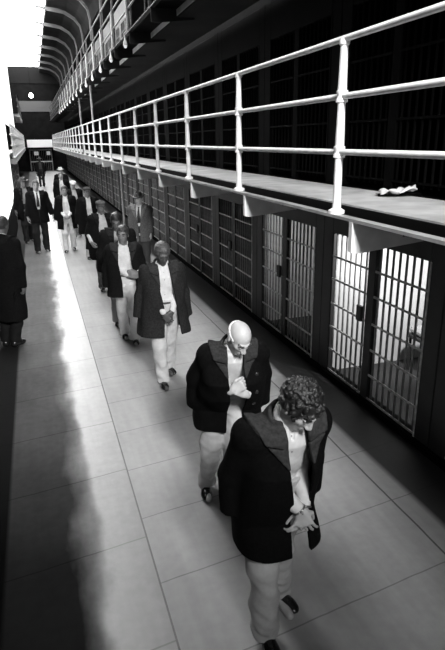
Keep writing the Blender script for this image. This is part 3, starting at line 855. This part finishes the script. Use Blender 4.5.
        outer = outer + wr(X, Y, Z)
        inner = gi.a
        shell = np.maximum(outer, -inner)
        shell = np.maximum(shell, -wedge)
        shell = np.minimum(shell, np.maximum(sleeve.a + wr(X, Y, Z), -(gi.a + .0)))
        shell = np.maximum(shell, Z - (Nz + .02)); shell = np.maximum(shell, hem + .01 - Z + .005*np.sin(9*X + seed))
        gc.a = shell.astype(F32)
        co = net_mesh('coat', gc, [gmat('wool', coat_v)], body, None, scale)
        # collar and lapels
        zc = chest[2] - (.02 if coat == 'pea' else .09)
        wl = np.interp(zz, [zc, zc + .001, Nz - .05, Nz + .05], [0, .012, .105*collar_w, .13*collar_w])[None, None, :]
        band_l = np.maximum(np.maximum(X - xl - .004, xl - wl - X), Y - cyz)          # right lapel
        band_r = np.maximum(np.maximum(xr - .004 - X, X - xr - wl), Y - cyz)
        lap = np.maximum(np.minimum(band_l, band_r), zc - Z)
        # notch between lapel and collar
        rad = np.sqrt((X - 0)**2*.82 + (Y - neckb[1] - .01)**2*1.1)
        fall = np.maximum(rad - .165*collar_w, (Nz - .105*collar_w) - Z + np.clip((neckb[1] - Y), -.1, .2)*.45)
        notch = np.abs((Z - (Nz - .085)) - .25*(np.abs(X) - .08)) - .004
        front = (Y < cyz - .05) & (np.abs(X) > .075)
        reg = np.minimum(lap, fall)
        reg = np.where(front, np.maximum(reg, -notch), reg)
        sk = np.maximum(outer - .017, -(outer + .012))
        cl = np.maximum(np.maximum(sk, reg), -np.maximum(np.maximum(xl - X, X - xr), Y - cyz))
        # stand of the collar around the neck
        nd = unit(hdbase - neckb); t = (X - neckb[0])*nd[0] + (Y - neckb[1])*nd[1] + (Z - neckb[2])*nd[2]
        qx, qy, qz = X - neckb[0] - t*nd[0], Y - neckb[1] - t*nd[1], Z - neckb[2] - t*nd[2]
        rr = np.sqrt(qx*qx + qy*qy + qz*qz) - (.092 - .12*t)
        st = np.maximum(np.abs(rr) - .010, np.abs(t - .005) - (.045 if coat == 'pea' else .03))
        st = np.maximum(st, -np.maximum(np.abs(X) - (.055 + .2*np.clip(Nz + .05 - Z, 0, 1)), Y - neckb[1] + .03))
        gc.a = np.minimum(cl, st).astype(F32)
        net_mesh('collar', gc, [gmat('wool', collar_v if collar_v is not None else coat_v*1.5)], co, None, scale)
        for (bx_, bz_) in buttons:
            i = int((bx_ - gc.lo[0])/h); kx = int((bz_ - gc.lo[2])/h)
            if 0 <= i < gc.n[0] and 0 <= kx < gc.n[2]:
                colm = outer[i, :, kx]; jj = np.argmax(colm < 0); y = gc.ax[1][jj]
                MB().lathe((0,0,0), [(.010,-.004),(.015,-.002),(.015,.003),(.009,.006)], 12).build('button', M['black_button'], co, (bx_*scale, (float(y) - .004)*scale, bz_*scale), True).rotation_euler = (math.pi/2, 0, 0)
    # ---- hair and hats
    hg = Grid(Hc - .20, Hc + .20, min(hh, .0085))
    X, Y, Z = hg.full()
    px, py, pz = X - Hc[0], Y - Hc[1], Z - Hc[2]
    q = [(px*Rh[0, i] + py*Rh[1, i] + pz*Rh[2, i]) for i in range(3)]
    def el(c, r):
        p = [(q[i] - c[i])/r[i] for i in range(3)]; k0 = np.sqrt(p[0]**2 + p[1]**2 + p[2]**2)
        return (k0 - 1)*min(r)
    skull = el((0, .014, .028), (.075, .096, .088))
    if hair in ('short', 'curly', 'flat'):
        th = {'short': .011, 'curly': .022, 'flat': .014}[hair]
        cap = el((0, .016, .032), (.076 + th, .097 + th, .089 + th*1.3))
        face = np.maximum(q[1] + (.052 if hair != 'curly' else .062) + .0*q[2], q[2] - (.068 if hair != 'curly' else .052))            # forehead and face stay bare
        side = np.maximum(np.abs(q[1] - .0) - .03, q[2] + .0)              # around the ears
        low = -.055 - q[2] + np.clip(.03 - q[1], 0, .1)*.6
        d = np.maximum(cap, -face); d = np.maximum(d, low)
        d = np.maximum(d, -np.maximum(np.maximum(q[1] + .03, -q[1] - .2), q[2] - .01))
        if hair == 'curly':
            d = d + .006
            for _ in range(230):
                u_ = rs.normal(size=3); u_ /= np.linalg.norm(u_)
                c_ = np.array([0, .016, .034]) + u_*np.array([.090, .112, .108])
                if c_[2] < -.03 or (c_[1] < -.055 and c_[2] < .055) or (abs(c_[1]) < .03 and c_[2] < .02): continue
                d = np.minimum(d, np.sqrt((q[0]-c_[0])**2 + (q[1]-c_[1])**2 + (q[2]-c_[2])**2) - rs.uniform(.008, .0155))
        else:
            d = d - .002*np.sin(140*q[0])*np.sin(120*q[1])
        hg.a = d.astype(F32)
        net_mesh('hair', hg, [gmat('hair', hair_v)], body, None, scale)
    elif hair == 'bald':
        cap = el((0, .018, .026), (.083, .102, .094))
        d = np.maximum(cap, q[2] - .035 - .15*q[1]); d = np.maximum(d, -.06 - q[2]); d = np.maximum(d, -(q[1] + .03) + 0*q[2])
        hg.a = d.astype(F32)
        net_mesh('hair', hg, [gmat('hair', hair_v)], body, None, scale)
    if hair in ('cap', 'hat', 'beanie'):
        cap = np.maximum(el((0, .016, .028), (.082, .103, .094)), np.maximum(q[2] - .03, -.045 - q[2] + np.clip(.03 - q[1], 0, .1)*.6)); cap = np.maximum(cap, -(q[1] + .02))
        hg.a = cap.astype(F32); net_mesh('hair', hg, [gmat('hair', hair_v)], body, None, scale)
    if hair == 'beanie':
        d = np.maximum(el((0, .014, .03), (.088, .108, .102)), .030 - q[2] - .25*(q[1] + .05)*-1*0 )
        rim = np.maximum(np.abs(np.sqrt((q[0]/.087)**2 + ((q[1] - .014)/.107)**2)*.09 - .09) - .008, np.abs(q[2] - .042) - .016)
        hg.a = (np.minimum(d, rim) - .0015*np.sin(np.arctan2(q[0], q[1])*40)).astype(F32)
        net_mesh('knit_cap', hg, [gmat('wool', cap_v)], body, None, scale)
    if hair == 'cap':
        d = np.maximum(el((0, .008, .075), (.096, .118, .045)), .035 - q[2])
        band = np.maximum(el((0, .014, .03), (.086, .107, .10)), np.abs(q[2] - .045) - .02)
        vis = np.maximum(el((0, -.105, .045 ), (.07, .055, .014)), q[1] + .06)
        hg.a = np.minimum(np.minimum(d, band), vis).astype(F32)
        net_mesh('cap', hg, [gmat('wool', cap_v)], body, None, scale)
    if hair == 'hat':
        crown = np.maximum(el((0, .012, .055), (.088, .108, .115)), np.maximum(.035 - q[2], q[2] - .145 + 3*np.clip(.03 - np.abs(q[0]), 0, .03)*.3))
        brim = np.abs(q[2] - .042 - 1.2*q[0]**2 + .10*q[1]*.5) - .010
        brim = np.maximum(brim, np.sqrt((q[0]/.135)**2 + ((q[1] - .005)/.158)**2)*.14 - .14)
        hg.a = np.minimum(crown, brim).astype(F32)
        net_mesh('hat', hg, [gmat('felt', cap_v)], body, None, scale)
    body.location = loc; body.rotation_euler = (0, 0, yaw)
    return body
# ------------------------------------------------------------------ the line of men
GL = 'men walking in line'
def bound_hands(R=None, L=None):
    return {'R': R, 'L': L}
# foremost: curly dark hair, head hung, both hands low in front
person((1.025, 2.40, 0), .06, 'foremost man with curly dark hair and big-collared dark pea coat, head hung', GL, .985, .0055, lean=.36, head=(.58, .36, -.05), hh=.005, skin=.42,
       feet={'R': (-.07, -.16, 0, -.1), 'L': (.13, .10, .0, .30)},
       hands={'R': dict(w=(.055, -.24, .95), pole=(-.25, .8, -.6), d=(.35, -.22, -.95), n=(.35, .9, .1), curl=.30, t=(.6, -.3, .5), spread=.2),
              'L': dict(w=(.10, -.205, .93), pole=(.1, .9, -.5), d=(-.45, -.3, -.8), n=(-.3, .95, .0), curl=.5, t=(-.3, -.4, .9))},
       coat_v=.004, collar_v=.035, shirt_v=.58, trouser_v=.40, hair='curly', hair_v=.014, fold=1.5, hem=.635, flare=.01, flare_x=.035, seed=11, cuffs=True, collar_w=1.12,
       open_=[(.6, .03, .15), (.80, .03, .14), (.95, .03, .13), (1.2, -.035, .10), (1.5, -.05, .06)], coat_sway=(.0, -.10), girth=.90, belly=.07, square=.025)
person((1.22, 3.68, 0), -.16, 'stooping bald man with white hair fringe, fists clasped at his chest, dark pea coat', GL, .96, .0065, lean=.56, head=(.46, .35, 0), skin=.45,
       feet={'R': (-.19, .04, .0, -.1), 'L': (-.01, -.16, .0, .1)},
       hands={'R': dict(w=(-.035, -.395, 1.14), pole=(-.05, .9, -.7), d=(.75, -.2, .5), n=(.2, .9, -.2), curl=1.15, t=(0, -.2, 1)),
              'L': dict(w=(.065, -.39, 1.10), pole=(.05, .9, -.7), d=(-.75, -.25, .6), n=(-.2, .9, -.2), curl=1.15, t=(0, -.2, 1))},
       coat_v=.004, collar_v=.03, shirt_v=.6, trouser_v=.5, hair='bald', fold=1.4, hair_v=.7, hem=.64, flare=.01, seed=23,
       open_=[(.6, -.04, .09), (.95, -.035, .08), (1.2, -.06, .06), (1.5, -.055, .055)],
       buttons=((.15, 1.24), (.15, 1.1), (.15, .96)), coat_sway=(0, .25), girth=1.0, belly=.15)
person((1.22, 6.02, 0), .0, 'bare-headed dark-haired man in long open coat, pale shirt, looking down as he steps', GL, .97, .008, lean=.10, head=(.42, .0, 0), skin=.07,
       feet={'R': (-.06, -.14, 0, -.05), 'L': (.08, .22, .0, .25)},
       hands={'R': dict(w=(-.03, -.21, .93), d=(.5, -.2, -.8), n=(.2, .95, 0), curl=.6, t=(.5, -.2, .6)),
              'L': dict(w=(.06, -.20, .95), d=(-.55, -.2, -.7), n=(-.2, .95, 0), curl=.7, t=(-.3, -.3, .8))},
       fold=1.4, coat_v=.024, collar_v=.034, shirt_v=.68, trouser_v=.55, hair='flat', hair_v=.08, hem=.64, flare=.05, seed=31, belt=.03,
       open_=[(.6, -.04, .18), (.95, -.015, .13), (1.2, -.065, .09), (1.5, -.055, .055)], coat_sway=(0, .05), belly=.05)
person((1.03, 7.60, 0), -.1, 'man with creased forehead and pale open shirt just behind the bare-headed man', GL, .95, .009, lean=.12, head=(.10, -.25, .08), skin=.20,
       feet={'R': (-.05, .15, 0, -.1), 'L': (.08, -.14, 0, .05)},
       hands={'R': dict(w=(.06, -.22, 1.06), d=(.9, -.2, .0), n=(.1, .95, 0), curl=.6, t=(0, -.2, .9)),
              'L': dict(w=(.16, -.20, 1.08), d=(-.6, -.3, .1), n=(0, .95, 0), curl=.7, t=(0, -.2, .9))},
       coat_v=.010, collar_v=.03, shirt_v=.75, trouser_v=.6, hair='short', hair_v=.05, hem=.72, seed=41, belt=.04, open_=[(.6, -.05, .16), (.95, -.05, .14), (1.25, -.09, .09), (1.5, -.07, .07)], belly=.04)
person((1.07, 8.5, 0), .0, 'bare-headed man mostly hidden between the creased-forehead man and the soft-capped man', GL, 1.0, .011, lean=.15, head=(.45, -.2, 0), skin=.16, hair='short', hair_v=.02, coat_v=.013, shirt_v=.5, trouser_v=.2, seed=51)
person((1.08, 10.7, 0), .05, 'man in soft peaked cap and dark coat behind the man with creased forehead', GL, .97, .011, lean=.05, head=(.12, .1, 0), skin=.22, hair='cap', cap_v=.09, hair_v=.03, coat_v=.010, shirt_v=.65, trouser_v=.12, seed=61,
       hands={'R': dict(w=(-.24, -.16, .98), d=(.3, -.6, -.6), n=(1, 0, 0), curl=.5), 'L': dict(w=(.1, -.22, 1.0), d=(-.7, -.3, 0), n=(0, 1, 0), curl=.7)})
person((1.12, 13.9, 0), .05, 'man in grey cap with white shirt front, behind the man in soft peaked cap', GL, .98, .012, lean=.04, head=(.1, .05, 0), skin=.2, hair='cap', cap_v=.06, hair_v=.03, coat_v=.006, shirt_v=.75, trouser_v=.55, seed=71,
       open_=[(.6, -.03, .12), (.95, -.03, .10), (1.25, -.06, .06), (1.5, -.05, .05)])
person((.66, 15.0, 0), -.1, 'far man in pale shirt and pale trousers, left side of the line', GL, .96, .012, lean=.04, head=(.15, .1, 0), skin=.28, hair='short', hair_v=.03, coat_v=.006, shirt_v=.72, trouser_v=.62, seed=81,
       hands={'R': dict(w=(-.04, -.22, .98), d=(.7, -.3, -.3), n=(0, 1, 0), curl=.7), 'L': dict(w=(.06, -.22, .98), d=(-.7, -.3, -.3), n=(0, 1, 0), curl=.7)})
person((1.0, 17.2, 0), .1, 'man in pale flat cap peeking out behind the grey-capped man', GL, .95, .013, head=(.1, 0, 0), skin=.3, hair='cap', cap_v=.7, hair_v=.05, coat_v=.006, shirt_v=.5, trouser_v=.3, seed=91)
person((.86, 21.2, 0), -.1, 'farthest bare-headed man in line, face turned up', GL, .97, .013, head=(-.15, .1, 0), skin=.32, hair='short', hair_v=.1, coat_v=.006, shirt_v=.6, trouser_v=.3, seed=101)
person((.98, 24.0, 0), -.1, 'rearmost man of the line, half hidden below the pipe', GL, 1.0, .013, head=(0, .1, 0), skin=.32, hair='hat', cap_v=.5, coat_v=.006, shirt_v=.6, trouser_v=.2, seed=103)
# watchers
person((1.98, 11.7, 0), -.35, 'man in grey suit, dark tie and dark hat watching beside the cells', 'watching men', .98, .010, lean=.0, head=(.15, -.2, 0), skin=.45, hair='hat', cap_v=.012, coat='suit', coat_v=.11, collar_v=.16, shirt_v=.75, trouser_v=.06, tie=.03,
       hem=.74, seed=111, feet={'R': (-.1, 0, 0, -.2), 'L': (.1, .03, 0, .2)}, open_=[(.6, -.01, .02), (1.05, -.01, .01), (1.16, -.03, .03), (1.5, -.06, .06)],
       hands={'R': dict(w=(-.17, -.14, .90), d=(.4, -.3, -.7), n=(.9, .3, 0), curl=.7), 'L': dict(w=(.22, -.05, .86), d=(0, -.1, -1), n=(-1, 0, 0), curl=.5)})
person((-.03, 15.2, 0), .12, 'man in dark suit, pale collar and dark tie standing on the left of the corridor', 'watching men', 1.04, .010, lean=.03, head=(.1, 0, 0), skin=.3, hair='short', hair_v=.05, coat='suit', coat_v=.006, shirt_v=.75, trouser_v=.016, tie=.02,
       hem=.74, seed=121, feet={'R': (-.11, -.05, 0, -.2), 'L': (.12, .06, 0, .2)}, open_=[(.6, -.02, .03), (1.02, -.01, .01), (1.16, -.045, .045), (1.5, -.06, .06)],
       hands={'R': dict(w=(-.27, -.05, .86), d=(0, -.1, -1), n=(1, 0, 0), curl=.4), 'L': dict(w=(.33, -.08, .90), d=(.25, -.2, -1), n=(-1, 0, 0), curl=.35)})
person((-.36, 16.9, 0), .2, 'dark-clothed man half hidden behind the left suited man', 'watching men', 1.03, .012, head=(0, .15, 0), skin=.14, hair='hat', cap_v=.02, hair_v=.03, coat='suit', coat_v=.006, collar_v=.014, shirt_v=.3, trouser_v=.02, seed=131)
person((.36, 38.5, 0), .0, 'lone man in dark clothes standing far down the corridor', 'watching men', 1.03, .014, lean=0, head=(.1, 0, 0), skin=.06, hair='hat', cap_v=.015, coat='suit', coat_v=.01, shirt_v=.05, trouser_v=.015, seed=141, feet={'R': (-.09, 0, 0), 'L': (.1, 0, 0)})
person((-.56, 8.0, 0), 2.6, 'person in dark coat seen from behind against the left wall', 'watching men', 1.03, .010, lean=.10, head=(.25, 0, 0), skin=.12, hair='short', hair_v=.04, coat_v=.008, collar_v=.01, trouser_v=.008, seed=151, hem=.38, feet={'R': (-.07, 0, 0), 'L': (.07, 0.0, 0)}, flare=-.03)

# ------------------------------------------------------------------ light and camera
w = bpy.data.worlds.new('world'); scene.world = w; w.use_nodes = True
w.node_tree.nodes['Background'].inputs[0].default_value = (.5, .5, .5, 1)
w.node_tree.nodes['Background'].inputs[1].default_value = .04

fl = bpy.data.lights.new('front_fill', 'SPOT'); fl.energy = 4300; fl.spot_size = math.radians(46); fl.spot_blend = 1.0; fl.shadow_soft_size = .6  # out-of-view spot added to fill the men's fronts and the middle floor
fo_ = bpy.data.objects.new('front_fill', fl); COL.objects.link(fo_); fo_.location = (.9, -2.6, 5.6)
fo_.rotation_euler = (Vector((1.5, 8.2, .4)) - Vector((.9, -2.6, 5.6))).to_track_quat('-Z', 'Y').to_euler()
cam_d = bpy.data.cameras.new('camera'); cam = bpy.data.objects.new('camera', cam_d); COL.objects.link(cam)
f_px, pitch, yaw, roll, H = 556.693, .3223, .3105, -.0154, 2.7399
cy_, sy_, cp_, sp_ = math.cos(yaw), math.sin(yaw), math.cos(pitch), math.sin(pitch)
fw = Vector((sy_*cp_, cy_*cp_, -sp_)); rt = Vector((cy_, -sy_, 0)); up = rt.cross(fw)
r2 = rt*math.cos(roll) + up*math.sin(roll); u2 = up*math.cos(roll) - rt*math.sin(roll)
mw = Matrix((( r2.x, u2.x, -fw.x, 0), (r2.y, u2.y, -fw.y, 0), (r2.z, u2.z, -fw.z, H), (0, 0, 0, 1)))
cam.matrix_world = mw
cam_d.sensor_fit = 'VERTICAL'; cam_d.sensor_height = 36.0; cam_d.lens = 36.0*f_px/650.0
cam_d.clip_start = .05; cam_d.clip_end = 200
scene.camera = cam

scene.view_settings.view_transform = 'Standard'; scene.view_settings.look = 'None'
scene.view_settings.gamma = 1.0; scene.view_settings.use_curve_mapping = False
scene.view_settings.exposure = 0.0
scene.cycles.use_denoising = True
scene.cycles.max_bounces = 6; scene.cycles.diffuse_bounces = 4
scene.cycles.sample_clamp_indirect = 4.0
